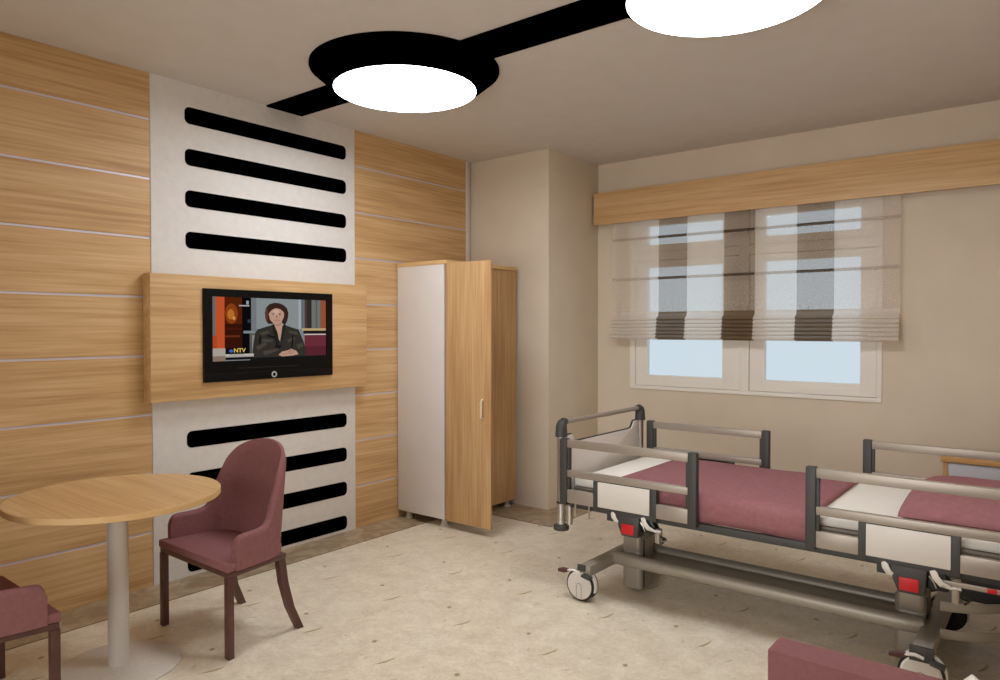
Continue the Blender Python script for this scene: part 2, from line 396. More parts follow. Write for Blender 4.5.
poly(JK, [(.325, .965), (.34, .72), (.355, .56), (.375, .50), (.43, .465), (.51, .42), (.535, .50), (.565, .66), (.585, .72), (.60, .60), (.605, .44), (.63, .42), (.70, .465), (.76, .50), (.785, .60), (.815, .74), (.835, .90), (.83, .965)])
poly((40, 38, 34), [(.51, .415), (.525, .40), (.56, .56), (.575, .72), (.555, .84), (.53, .66)]); poly((44, 41, 37), [(.605, .44), (.625, .40), (.638, .42), (.62, .60), (.59, .76), (.585, .70)])
for q in ([(.39, .56), (.47, .52), (.49, .56), (.42, .60)], [(.42, .66), (.52, .68), (.50, .72), (.41, .71)], [(.36, .80), (.45, .72), (.46, .76), (.38, .86)], [(.66, .52), (.74, .54), (.76, .60), (.68, .57)], [(.65, .68), (.72, .64), (.73, .68), (.66, .74)], [(.74, .78), (.80, .74), (.81, .80), (.76, .86)], [(.42, .88), (.56, .84), (.57, .87), (.44, .93)]):
    poly((82, 76, 66), q)
for q in ([(.46, .58), (.53, .62), (.54, .66), (.47, .63)], [(.38, .70), (.40, .60), (.41, .62), (.40, .78)], [(.70, .60), (.715, .60), (.70, .84), (.685, .84)], [(.54, .76), (.60, .78), (.58, .84), (.53, .82)]):
    poly((32, 30, 27), q)
poly(SK, [(.565, .93), (.60, .895), (.64, .88), (.665, .87), (.69, .845), (.70, .86), (.735, .885), (.76, .93), (.70, .95), (.60, .958)])
for q in ([(.655, .90), (.69, .86), (.693, .868), (.662, .907)], [(.67, .92), (.715, .885), (.718, .892), (.675, .928)], [(.60, .92), (.65, .905), (.65, .912), (.60, .928)]): poly((150, 104, 86), q)
poly = _poly
rect((28, 28, 28), .30, .962, 1, 1)
rect((190, 178, 166), 0, .80, .10, 1); rect((150, 128, 112), .0, .92, .10, 1); rect((20, 16, 16), .10, .80, .25, .90); rect((214, 208, 202), .10, .895, .33, .945); rect((176, 168, 164), .10, .925, .33, .945); rect((24, 24, 24), .10, .945, .33, .985)
rect((120, 110, 104), .13, .905, .25, .913)
ell((66, 110, 220), .145, .845, .016, .024)
po = pic.build('picture', [SC[k][1] for k in SC], scr)
def text_obj(name, txt, size, x, y, z, mat, parent, ext=.0002):
    c = bpy.data.curves.new(name, 'FONT'); c.body = txt; c.size = size; c.extrude = ext; c.offset = .0006
    o = bpy.data.objects.new(name+'_tmp', c); COL.objects.link(o)
    dg = bpy.context.evaluated_depsgraph_get(); me = bpy.data.meshes.new_from_object(o.evaluated_get(dg))
    bpy.data.objects.remove(o)
    r = parent
    while r.parent: r = r.parent
    for v in me.vertices:
        u, h, d = v.co; v.co = Vector((x+d, y+u*1.15, z+h))-r.location
    me.materials.clear(); me.materials.append(mat)
    n = bpy.data.objects.new(name, me); COL.objects.link(n); n.parent = parent
    return n
text_obj('channel_logo', 'NTV', .036, .1190, 2.312+.165*.856, 1.71-.868*.398, emit('logo_yellow', (240, 206, 92), .8), scr)

# ------------------------------------------------------------------ ceiling beam and lamps
MB2 = MB().box(0.008, XR-.002, 2.77, 3.05, H-.012, H-.0005, 0)
tag(MB2.build('ceiling_strip', M['black']), 'long flat black strip on the ceiling running behind both round lamps', 'ceiling strip')
for i, x in enumerate((1.2, 3.08)):
    t = thing('ceiling_lamp', (x, 2.893, H), ['round white lamp in a black funnel rim, nearest the white wall panel', 'large round white lamp cut off by the top edge of the photo'][i], 'ceiling lamp', None)
    MB().lathe([(.539, H-.0005), (.539, H-.014), (.414, H-.115), (.408, H-.1195), (.402, H-.1195), (.400, H-.07)], (x, 2.893, 0), n=96).build('housing', M['black'], t)
    MB().lathe([(.398, H-.072), (.4005, H-.1195), (.4055, H-.1202), (.404, H-.1212), (.01, H-.1212)], (x, 2.893, 0), n=96).build('diffuser', M['lampwhite'], t)

# ------------------------------------------------------------------ window
t = bpy.data.objects.new('window_1', None); COL.objects.link(t); t.location = ((WX0+WX1)/2, YW+.02, WZ0); structure(t)
y0, y1 = YW-.012, YW+.07
m = MB()
m.box(WX0+.001, WX1-.001, y0-.002, y1+.002, WZ0-.001, WZ0+.03, .003); m.box(WX0+.001, WX1-.001, y0-.002, y1+.002, WZ1-.04, WZ1, .003)
m.box(WX0, WX0+.05, y0, y1, WZ0, WZ1, .003); m.box(WX1-.035, WX1, y0, y1, WZ0, WZ1, .003); m.box(2.135, 2.215, y0, y1, WZ0, WZ1, .003)
m.box(WX0+.001, WX1-.001, y0+.002, y1-.002, 2.10, 2.175, .003)
m.build('window_frame', M['frame_w'], t)
def sash(x0, x1, z0, z1, gx0, gx1, gz0, gz1):
    s_ = MB(); a, c = YW+.002, YW+.055
    s_.box(x0, gx0, a, c, z0, z1, .003); s_.box(gx1, x1, a, c, z0, z1, .003); s_.box(x0+.002, x1-.002, a+.0015, c-.001, z0, gz0, .003); s_.box(x0+.002, x1-.002, a+.0015, c-.001, gz1, z1, .003)
    o = s_.build('sash', M['frame_w'], t)
    MB().box(gx0-.005, gx1+.005, YW+.03, YW+.036, gz0-.005, gz1+.005, 0).build('pane', M['pane'], o)
for x0, x1, gx0, gx1 in ((WX0+.053, 2.132, 1.322, 1.995), (2.218, WX1-.038, 2.334, 3.02)):
    sash(x0, x1, WZ0+.033, 2.097, gx0, gx1, 1.108, 2.04)
    sash(x0, x1, 2.178, WZ1-.043, gx0, gx1, 2.236, 2.40)

# pelmet
t = thing('curtain_pelmet', (2.6, YW, 2.438), 'long oak pelmet box running along the top of the window wall', 'pelmet')
MB().box(.85, XR-.002, 5.56, 5.58, 2.438, 2.723, .002).build('front_board', M['oak_x'], t)
MB().box(.832, XR-.002, 5.581, YW-.001, 2.703, 2.722, .001).build('top_board', M['oak_x'], t)

# roman blind
XB0, XB1 = 1.032, 3.287; ST = [1.47, 1.725, 2.038, 2.285, 2.598, 2.86]
edges = [XB0]+ST+[XB1]
t = thing('roman_blind', ((XB0+XB1)/2, 5.60, 1.40), 'sheer beige roman blind with three brown stripes, half lowered over the window', 'blind')
def strips(m, prof):
    for k, (a, c) in enumerate(zip(edges, edges[1:])):
        m.grid(lambda u, v: Vector((a+(c-a)*u, *prof(v))), 4, len_prof, mi=k % 2)
def pl(P):
    def f(v):
        s_ = v*(len(P)-1); i = min(int(s_), len(P)-2); q = s_-i
        return (P[i][0]*(1-q)+P[i+1][0]*q, P[i][1]*(1-q)+P[i+1][1]*q)
    return f
P = [(5.602, 2.70), (5.600, 2.30), (5.596, 2.28), (5.600, 2.26), (5.600, 1.95), (5.595, 1.935), (5.60, 1.92), (5.598, 1.64)]
len_prof = len(P)-1; m = MB(); strips(m, pl(P)); m.build('sheer_fabric', [M['sheer_l'], M['sheer_b']], t)
for z in (2.289, 1.941):
    m = MB()
    for k, (a, c) in enumerate(zip(edges, edges[1:])): m.box(a, c, 5.584, 5.594, z-.011, z+.011, .003, mi=k % 2)
    m.build('rod_pocket', [M['rod_l'], M['rod_b']], t)
P = [(5.598, 1.655), (5.596, 1.64)]; n = 6
for k in range(n):
    z = 1.622-.0305*k
    P += [(5.592-.003*k, z), (5.556-.004*k, z-.022), (5.550-.004*k, z-.036), (5.556-.004*k, z-.040), (5.588-.003*k, z-.028)]
P.append((5.565, 1.422)); P.append((5.59, 1.418)); len_prof = len(P)-1
m = MB(); strips(m, pl(P)); m.build('folded_hem', [M['fold_l'], M['fold_b']], t, smooth=50)

# ------------------------------------------------------------------ wardrobe
t = thing('wardrobe', (.265, 4.385, 0), 'tall narrow oak wardrobe with white side and one door standing open', 'wardrobe')
cx0, cx1, cy0, cy1, cz0, cz1 = .012, .53, 3.95, 4.825, .064, 2.0
MB().box(cx0, cx1-.018, cy0, cy0+.018, cz0, cz1, .001).build('side_panel', M['white_mel'], t)
MB().box(cx0, cx1-.018, cy1-.018, cy1, cz0, cz1, .001).build('side_panel', M['white_mel'], t)
MB().box(cx0, cx1+.012, cy0-.004, cy1+.006, cz1, cz1+.03, .002).build('top_panel', M['oak_edge'], t)
MB().box(cx0, cx1-.018, cy0+.019, cy1-.019, cz0, cz0+.018, .001).build('bottom_panel', M['white_mel'], t)
MB().box(cx0, cx0+.008, cy0+.019, cy1-.019, cz0+.019, cz1-.001, 0).build('back_panel', M['white_mel'], t)
for z in (.75, 1.7): MB().box(cx0+.01, cx1-.06, cy0+.019, cy1-.019, z, z+.018, .001).build('shelf', M['white_mel'], t)
ym = (cy0+cy1)/2
MB().box(cx1-.017, cx1+.001, ym+.001, cy1, cz0, cz1-.003, .001).build('door', M['oak_z'], t)
ang = math.radians(-1.5)
d = MB(); d.box(cx1+.003, cx1+.003+.428, cy0-.002, cy0+.016, cz0-.001, cz1+.004, .001, rot=((cx1+.003, cy0, 1), Matrix.Rotation(-ang, 4, 'Z')))
door = d.build('door', M['oak_z'], t)
d = MB(); d.tube([(.895, 3.955, .86), (.895, 3.935, .862), (.895, 3.930, .875), (.895, 3.930, .985), (.895, 3.935, .995), (.895, 3.955, .997)], .008)
d.build('handle', plain('brass_nickel', (236, 220, 186), .35, .3), door)
for fx, fy in ((.09, cy0+.05), (.47, cy0+.05), (.09, cy1-.05), (.47, cy1-.05)):
    MB().lathe([(.032, 0.002), (.032, .008), (.022, .03), (.020, .064)], (fx, fy, 0), n=24).build('foot', M['foot'], t)

# ------------------------------------------------------------------ table
tx, ty = .875, 1.424
t = thing('round_table', (tx, ty, 0), 'round oak pedestal table with a grey column, standing between the two chairs', 'table')
MB().lathe([(.01, .752), (.429, .752), (.431, .754), (.431, .777), (.429, .779), (.01, .779)], (tx, ty, 0), n=96).build('tabletop', [M['oak_table'], M['oak_edge']], t)
for p_ in t.children[0].data.polygons:
    if abs(p_.normal.z) < .7: p_.material_index = 1
MB().cyl((tx, ty, .012), (tx, ty, .752), .043, n=40).build('column', M['table_leg'], t)
MB().lathe([(.26, .002), (.26, .006), (.25, .011), (.05, .014), (.01, .014)], (tx, ty, 0), n=72).build('base_plate', M['table_base'], t)

# ------------------------------------------------------------------ chairs
def cr(P, t_):
    n = len(P)-1; s_ = max(0, min(.99999, t_))*n; i = int(s_); q = s_-i
    p0, p1, p2, p3 = P[max(i-1, 0)], P[i], P[i+1], P[min(i+2, n)]
    return [.5*((2*b_)+(-a+c)*q+(2*a-5*b_+4*c-d_)*q*q+(-a+3*b_-3*c+d_)*q**3) for a, b_, c, d_ in zip(p0, p1, p2, p3)]
def make_chair(loc, rz, label):
    """front edge of the seat at local y=0, chair faces -Y"""
    t = thing('armchair', (0, 0, 0), label, 'chair')
    wf, wb, dp = .325, .266, .38
    # seat cushion: trapezoid
    MB().prism([(-wf, 0), (wf, 0), (wb+.004, dp-.085), (wb-.05, dp-.02), (-wb+.05, dp-.02), (-wb-.004, dp-.085)], 'z', .400, .440, bev=.008).build('seat', M['mauve_chair'], t)
    MB().prism([(-wf+.006, .006), (wf-.006, .006), (wb, dp-.03), (-wb, dp-.03)], 'z', .374, .399, bev=.003).build('seat_frame', M['leg'], t)
    # shell: half path from the right arm front to back centre (x, y, top z, lean)
    half = [(.321, .048, .546), (.318, .085, .558), (.309, .15, .561), (.299, .205, .566), (.290, .245, .594), (.279, .282, .700), (.260, .318, .805), (.220, .350, .872), (.165, .371, .904), (.09, .383, .926), (0, .388, .933)]
    path = half + [(-x, y, z) for x, y, z in half[-2::-1]]
    zb = .400; th = .040
    def shell(side):
        def fn(u, v):
            x, y, z = cr(path, u); x2, y2, _ = cr(path, min(1, u+.004)); x1, y1, _ = cr(path, max(0, u-.004))
            tx_, ty_ = x2-x1, y2-y1; l = math.hypot(tx_, ty_) or 1; nx, ny = ty_/l, -tx_/l
            if nx*x+ny*(y-.1) < 0: nx, ny = -nx, -ny
            zz = zb+(z-zb)*v
            lean = max(0, (zz-.45))*.13*max(0, (y-.26)/.128)
            # rounded arm fronts
            e_ = min(u, 1-u); fr = max(0, 1-e_/.035)
            if v > .6: zz -= fr*fr*(v-.6)/.4*.035
            edge = .012*(max(0, (v-.9)/.1))**2
            off = (0 if side > 0 else -th) + (-edge if side > 0 else edge)
            return Vector((x+nx*off, y+ny*off+lean, zz))
        return fn
    b = bmesh.new(); nu, nv = 72, 14; O, I = shell(1), shell(-1)
    go = [[b.verts.new(O(i/nu, j/nv)) for j in range(nv+1)] for i in range(nu+1)]
    gi = [[b.verts.new(I(i/nu, j/nv)) for j in range(nv+1)] for i in range(nu+1)]
    for i in range(nu):
        for j in range(nv):
            b.faces.new((go[i][j], go[i+1][j], go[i+1][j+1], go[i][j+1])); b.faces.new((gi[i][j], gi[i][j+1], gi[i+1][j+1], gi[i+1][j]))
        b.faces.new((go[i][nv], go[i+1][nv], gi[i+1][nv], gi[i][nv])); b.faces.new((go[i][0], gi[i][0], gi[i+1][0], go[i+1][0]))
    for j in range(nv):
        b.faces.new((go[0][j], go[0][j+1], gi[0][j+1], gi[0][j])); b.faces.new((go[nu][j], gi[nu][j], gi[nu][j+1], go[nu][j+1]))
    bmesh.ops.recalc_face_normals(b, faces=b.faces)
    m = MB(); m._merge(b); m.build('backrest', M['mauve_chair'], t, smooth=50)
    for sx in (-1, 1):
        MB().prism([(sx*(wf-.004), .004), (sx*(wf-.040), .004), (sx*(wf-.037), .036), (sx*(wf-.008), .036)], 'z', 0, .374, bev=.002).build('leg', M['leg'], t)
        m = MB(); b = bmesh.new(); rings = []
        for z, yo, w_ in ((.375, .0, .019), (.25, .014, .019), (.12, .046, .018), (0, .098, .017)):
            xx = sx*(wb-.024+(.35-z)*.05); yy = dp-.05+yo
            rings.append([b.verts.new((xx+a*w_, yy+c*w_, z)) for a, c in ((-1, -1), (1, -1), (1, 1), (-1, 1))])
        for p, q in zip(rings, rings[1:]):
            for k in range(4): b.faces.new((p[k], p[(k+1) % 4], q[(k+1) % 4], q[k]))
        b.faces.new(rings[0]); b.faces.new(rings[-1]); bmesh.ops.recalc_face_normals(b, faces=b.faces)
        m._merge(b); m.build('leg', M['leg'], t)
    t.location = loc; t.rotation_euler = (0, 0, rz)
    return t
c1 = make_chair((.897, 1.752, 0), 0, 'mauve tub armchair with high rounded back, standing in front of the white wall panel')
def copy_tree(o, parent=None):
    c = o.copy(); COL.objects.link(c); c.parent = parent
    for ch in [x for x in bpy.data.objects if x.parent == o and x != c]: copy_tree(ch, c)
    return c
c2 = copy_tree(c1); c2.location = (.885, 1.075, 0); c2.rotation_euler = (0, 0, PI)
c2['label'] = 'mauve armchair cut off at the bottom left corner of the photo'
for c in (c1, c2): c['group'] = 'mauve chairs at the round table'

# ------------------------------------------------------------------ hospital bed
YN, YF, YM = 3.40, 4.42, 3.91
bed = thing('hospital_bed', (3.0, YM, 0), 'grey metal hospital bed on castors with aluminium side rails by the window', 'hospital bed')
def rail(x, y, s_, far=False):
    """x: list of post/mid coordinates; s_: outward direction in y"""
    p0, p1, q0, q1, q2, q3, p2, p3 = x
    ya, yb = y-.016, y+.016
    r = MB(); 
    r.box(p1-.004, p2+.004, ya+.002, yb-.002, .842, .886, .0035); rr = r.build('side_rail', M['alu'], bed)
    MB().box(p1-.004, p2+.004, ya+.002, yb-.002, .676, .714, .0035).build('rail_bar', M['alu'], rr)
    for a, c in ((p0, p1), (p2, p3)):
        m = MB(); m.box(a, c, ya-.006, yb+.004, .515, .892, .008); m.box(c-.002 if a == p0 else a-.012, c+.012 if a == p0 else a+.002, ya+.004, yb-.001, .53, .84, .002)
        m.build('rail_post', M['dark'], rr)
    for a, c in ((q0, q1), (q2, q3)):
        MB().box(a, c, ya, yb, .510, .677, .004).build('rail_strut', M['dark'], rr)
    m = MB(); m.box(q1-.002, q2+.002, ya+.003, yb-.003, .512, .534, .002); m.box(q1-.002, q2+.002, ya+.012, yb-.004, .53, .676, .001); m.build('panel_backing', M['dark'], rr)
    f = (ya-.001) if s_ < 0 else (yb-.007)
    MB().box(q1+.001, q2-.001, f, f+.011, .535, .672, .003).build('rail_panel', M['white_pl'], rr)
    for a, c in ((p1, q0), (q3, p2)):
        MB().box(a-.003, c+.003, ya+.001, yb-.002, .528, .604, .006).build('rail_guard', M['alu'], rr)
    return rr
FT = (1.938, 1.986, 2.156, 2.185, 2.497, 2.534, 2.706, 2.753); HD = (3.270, 3.316, 3.489, 3.519, 3.834, 3.865, 4.040, 4.086)
for x in (FT, HD):
    rail(x, YN, -1); rail([v+.032 for v in x], YF-.01, 1)
# mattress platform
m = MB(); m.box(1.99, 4.12, YN+.02, YN+.055, .495, .532, .004); m.box(1.99, 4.12, YF-.055, YF-.02, .495, .532, .004)
for x in (1.99, 2.6, 3.3, 4.08): m.box(x, x+.04, YN+.05, YF-.05, .50, .53, .003)
m.build('bed_frame', M['dark'], bed)
MB().box(1.99, 4.12, YN+.045, YF-.045, .534, .612, .008).build('platform', plain('platform_grey', (128, 118, 104), .5), bed)
# footboard
def endboard(xp, name):
    b_ = MB()
    ys = [YN+.056, YN+.066, YN+.125, YN+.135, YN+.150, YN+.166, YN+.185, YN+.21]; zt = [.888, .894, .896, .890, .868, .853, .849, .848]
    P = [(YN+.055, .50)] + list(zip(ys, zt)) + [(YF-(y-YN), z) for y, z in zip(ys[::-1], zt[::-1])] + [(YF-.055, .50)]
    b_.prism(P, 'x', xp-.011, xp+.011, bev=.003); bo = b_.build(name, M['white_pl'], bed)
    e_ = MB(); e_.tube([(xp, y, z+.001) for y, z in P[1:-1]], .0065, 8); e_.build('edge_trim', M['darker'], bo)
    for y in (YN+.03, YF-.02):
        s_ = 1 if y < YM else -1
        MB().cyl((xp, y, .385), (xp, y, .91), .0235).build('post', M['steel'], bo)
        c = MB(); c.tube([(xp, y, .892), (xp, y, .925), (xp, y, .95), (xp, y+s_*.007, .966), (xp, y+s_*.022, .975), (xp, y+s_*.045, .975)], [.036, .034, .032, .030, .024, .019], 20, up=(1, 0, 0)); c.build('cap', M['dark'], bo)
        MB().lathe([(.02, .352), (.043, .355), (.046, .365), (.043, .383), (.024, .388)], (xp, y, 0), n=32).build('bumper_disc', M['dark'], bo)
        MB().cyl((xp, y, .508), (xp, y, .518), .028).build('collar', M['darker'], bo)
    MB().cyl((xp, YN+.06, .974), (xp, YF-.05, .974), .0145).build('grab_bar', M['alu'], bo)
    return bo
endboard(1.918, 'footboard')
bo = MB().box(4.135, 4.165, YN+.06, YF-.06, .50, 1.0, .01).build('headboard', M['white_pl'], bed)
for y in (YN+.03, YF-.02):
    m = MB(); m.tube([(1.925, y, .507), (1.955, y, .510), (1.970, y, .506), (1.975, y, .49)], .012, 10, up=(0, 1, 0)); m.cyl((1.976, y, .395), (1.976, y, .502), .0175)
    m.build('bumper_stub', M['steel'], bed)
for x in (2.045, 2.135): MB().cyl((x-.012, YN+.0, .455), (x-.012, YN+.0, .53), .005, n=10).build('hook_pin', M['alu'], bed)
# undercarriage
m = MB(); m.box(2.085, 2.155, 3.36, 4.24, .148, .205, .008); m.build('cross_beam', M['alu_dull'], bed)
m = MB(); m.box(3.700, 3.775, 3.36, 4.24, .148, .205, .008); m.build('cross_beam', M['alu_dull'], bed)
MB().box(2.078, 2.125, 3.348, 3.362, .172, .207, .003).build('end_cap', M['dark'], bed); MB().box(3.693, 3.782, 3.345, 3.362, .146, .207, .003).build('end_cap', M['dark'], bed)
for y, z0, z1 in ((3.62, .158, .232), (3.90, .155, .222)):
    m = MB(); m.tube([(2.135, y+.02, (z0+z1)/2-.012), (2.18, y+.012, (z0+z1)/2-.004), (2.23, y, (z0+z1)/2)]+[(2.3+.1*k, y, (z0+z1)/2) for k in range(14)]+[(3.66, y, (z0+z1)/2), (3.705, y+.01, (z0+z1)/2)], .030, 20, ry=(z1-z0)/2)
    m.build('long_beam', M['alu_dull'], bed)
m = MB(); m.box(2.2, 3.68, 3.66, 3.862, .186, .192, .001); m.build('tray', M['alu_dull'], bed)
def lift(x0, x1, ya, yb, low=0.0):
    o = MB(); o.prism(rrect(x0, x1, ya, yb, .028), 'z', .02, .30, bev=.004); o.lathe([(.03, .006), (.05, .012), (.055, .02)], ((x0+x1)/2, (ya+yb)/2, 0), n=28)
    lo = o.build('lift_column', M['alu_dull'], bed)
    o = MB(); o.prism(rrect(x0+.008-low, x1-.004-low, ya-.004, yb-.012, .022), 'z', .235, .50, bev=.003); o.build('inner_column', M['alu'], lo)
    o = MB(); o.box(x1-.001, x1+.003, ya+.03, ya+.042, .03, .30, .001); o.build('column_slot', M['darker'], lo)
    return lo
lift(2.182, 2.305, 3.665, 3.835); lift(3.584, 3.711, 3.665, 3.835)
for x in (2.205, 3.55): MB().box(x, x+.14, 3.45, 4.3, .45, .494, .005).build('lift_bracket', M['dark'], bed)
# release handles with red labels
for x in (2.372, 3.685):
    k = MB(); y = YN+.005
    k.prism([(x-.072, .515), (x+.066, .515), (x+.062, .47), (x+.055, .403), (x-.040, .403), (x-.060, .45)], 'y', y-.02, y+.06, bev=.006); kb = k.build('release_unit', M['dark'], bed)
    MB().box(x-.036, x+.036, y-.026, y-.018, .417, .470, .002).build('red_label', M['red'], kb)
    k = MB(); k.prism([(x+.062, .520), (x+.125, .510), (x+.150, .46), (x+.135, .432), (x+.06, .432)], 'y', y+.005, y+.055, bev=.006); k.build('latch_body', M['darker'], kb)
    k = MB(); k.tube([(x-.095, y-.012, .522), (x-.088, y-.02, .50), (x-.075, y-.018, .478), (x-.055, y-.006, .468)], .006, 10, ry=.014, up=(1, 0, 0)); k.build('lever', M['white_pl'], kb)
    k = MB(); k.tube([(x+.085, y-.014, .520), (x+.095, y-.022, .495), (x+.118, y-.02, .470), (x+.152, y-.01, .458), (x+.18, y, .462)], .006, 10, ry=.014, up=(1, 0, 0)); k.build('lever', M['white_pl'], kb)
    k = MB(); k.box(x+.150, x+.176, y-.01, y+.03, .395, .470, .006); k.build('bracket', M['alu'], kb)
    k = MB(); k.tube([(x+.185, y-.012, .437), (x+.22, y-.014, .425), (x+.195, y-.014, .405)], .005, 8); k.build('hook', M['darker'], kb)
    k = MB(); k.tube([(x+.072, y-.018, .495), (x+.09, y-.02, .472), (x+.098, y-.018, .45)], .0025, 8); k.build('wire', M['steel'], kb)
# castors
def castor(x, y, s_):
    r, w_ = .087, .03
    o = MB()
    o.tube([(x, y, .147), (x, y, .168)], .024, 16); arc = [(x+.093*math.cos(math.radians(a)), r+.093*math.sin(math.radians(a))) for a in range(-22, 150, 8)]; inn = [(x+.05*math.cos(math.radians(a)), r+.05*math.sin(math.radians(a))) for a in range(146, -26, -12)]; o.prism(arc+inn, 'y', y-.012, y+.016, bev=.004)
    ca = o.build('castor', M['white_pl'], bed)
    for ta, tb in ((-w_, -.014), (.018, w_+.004)): MB().lathe([(.035, ta), (r-.006, ta), (r, ta+.005), (r, tb-.005), (r-.006, tb), (.035, tb)], (x, y, r), 'y', n=48).build('tyre', M['darker'], ca)
    f = y-w_ if s_ < 0 else y+w_
    MB().lathe([(.002, f-.006*1), (r-.018, f-.006), (r-.010, f), (r-.010, f+.003)] if s_ < 0 else [(.002, f+.006), (r-.018, f+.006), (r-.010, f), (r-.010, f-.003)], (x, 0, r), 'y', n=48).build('wheel_cover', M['white_pl'], ca)
    yy = f+s_*.0065
    q = MB(); q.tube([(x-.016, yy, .02), (x-.016, yy, .085), (x-.011, yy, .096), (x, yy, .101), (x+.011, yy, .096), (x+.016, yy, .085), (x+.016, yy, .02)], .0011, 6); q.build('cover_mark', M['dark'], ca)
    q = MB(); q.box(x+.035, x+.090, y+s_*.055-.02, y+s_*.055+.02, .148, .162, .004, rot=((x+.06, y, .155), Matrix.Rotation(.2, 4, 'Y'))); q.build('brake_pedal', M['dark'], ca)
    q = MB(); q.tube([(x+.01, y+s_*.045, .165), (x-.02, y+s_*.055, .176), (x-.055, y+s_*.06, .172)], .006, 10, ry=.012, up=(0, 1, 0)); q.build('brake_arm', M['white_pl'], ca)
    q = MB(); q.tube([(x-.05, y+s_*.06, .172), (x-.08, y+s_*.065, .166), (x-.112, y+s_*.07, .162)], [.009, .016, .010], 12, ry=.009, up=(0, 1, 0)); q.build('brake_tip', plain('brake_brown', (80, 40, 36), .5), ca)
for x in (2.085, 3.735):
    castor(x, 3.39, -1); castor(x, 4.20, 1)
# head end loops, motor box, accessory bar
for z in (.318, .196):
    m = MB(); m.tube([(3.775, 3.58, z), (3.82, 3.59, z), (3.90, 3.625, z), (3.98, 3.69, z), (4.05, 3.78, z), (4.08, 3.9, z), (4.05, 4.02, z), (3.98, 4.11, z), (3.90, 4.16, z), (3.775, 4.20, z)], .006, 8, ry=.022)
    m.build('head_bumper', M['alu_dull'], bed)
m = MB(); m.box(3.835, 4.06, 3.72, 4.05, .315, .47, .012); m.build('motor_box', plain('motor_grey', (44, 42, 40), .5), bed)
m = MB(); m.box(3.80, 4.10, YN-.006, YN+.006, .468, .488, .003); hb = m.build('accessory_bar', M['alu'], bed)
MB().box(3.955, 3.988, YN-.009, YN-.004, .469, .487, .001).build('red_label', M['red'], hb)

# mattress, blanket, pillow
def pad(x0, x1, y0_, y1_, z0, z1, r):
    m_ = MB(); m_.box(x0, x1, y0_, y1_, z0, z1, r, 5); return m_
tag(pad(1.985, 4.12, YN+.055, YF-.055, .613, .660, .018).build('mattress', M['cloth_white']), 'thin white sheeted mattress lying on the hospital bed', 'mattress')
# blanket: cross-section draped over both sides, thick at edges
def drape(name, x0, x1, label, cat):
    ya, yb, zt = YN+.048, YF-.048, .676
    prof = [(ya-.014, .535), (ya-.017, .57), (ya-.017, .61), (ya-.013, .640), (ya-.001, .662), (ya+.022, .673)]
    top = [(ya+.022+(yb-ya-.044)*k/14, zt) for k in range(0, 15)]
    full = prof+top[1:-1]+[(ya+yb-y, z) for y, z in prof[::-1]]
    th = .012
    def fn(u, v):
        y, z = pl(full)(v); x = x0+(x1-x0)*u
        side = z < .66
        wob = math.sin(x*9+y*4)*.0018+math.sin(x*23+1.3)*.001
        if side: y += (-.006 if y < YM else .006)*math.sin(x*14+.6)*(1-(z-.53)/.14)*.5; z += .004*math.sin(x*7)*(1 if z < .54 else 0)
        return Vector((x, y, z+(wob if not side else 0)))
    m_ = MB(); m_.grid(fn, 40, len(full)-1)
    o = m_.build(name, M['mauve'], smooth=70)
    so = o.modifiers.new('thickness', 'SOLIDIFY'); so.thickness = th; so.offset = -1
    return tag(o, label, cat)
drape('blanket', 2.23, 3.30, 'mauve blanket draped across the middle of the hospital bed', 'blanket')
def pillow(name, x0, x1, y0_, y1_, z0, h, mat):
    b = bmesh.new(); n = 26; G = []
    for s_ in (1, -1):
        g_ = []
        for i in range(n+1):
            row = []
            for j in range(n+1):
                u, v = i/n*2-1, j/n*2-1
                pin = 1-.06*(1-abs(v))*abs(u)**3
                pin2 = 1-.04*(1-abs(u))*abs(v)**3
                x = (x0+x1)/2+(x1-x0)/2*u*(1-.10*v*v*abs(u)**2)
                y = (y0_+y1_)/2+(y1_-y0_)/2*v*pin2*(1-.03*u*u)
                pr = max(0, (1-u**4)*(1-v**4))**.55
                zc = z0+h*.34
                z = zc+(h*.66*pr if s_ > 0 else -h*.34*pr)
                row.append((x, y, z))
            g_.append(row)
        G.append(g_)
    vt = [[b.verts.new(p) for p in row] for row in G[0]]; vb = [[(vt[i][j] if i in (0, n) or j in (0, n) else b.verts.new(G[1][i][j])) for j in range(n+1)] for i in range(n+1)]
    for i in range(n):
        for j in range(n):
            b.faces.new((vt[i][j], vt[i+1][j], vt[i+1][j+1], vt[i][j+1])); b.faces.new((vb[i][j], vb[i][j+1], vb[i+1][j+1], vb[i+1][j]))
    bmesh.ops.recalc_face_normals(b, faces=b.faces); m_ = MB(); m_._merge(b); return m_.build(name, mat, smooth=80)
tag(pillow('pillow', 3.60, 4.12, YN+.06, YF-.06, .661, .125, M['mauve']), 'wide mauve pillow at the head end of the hospital bed', 'pillow')

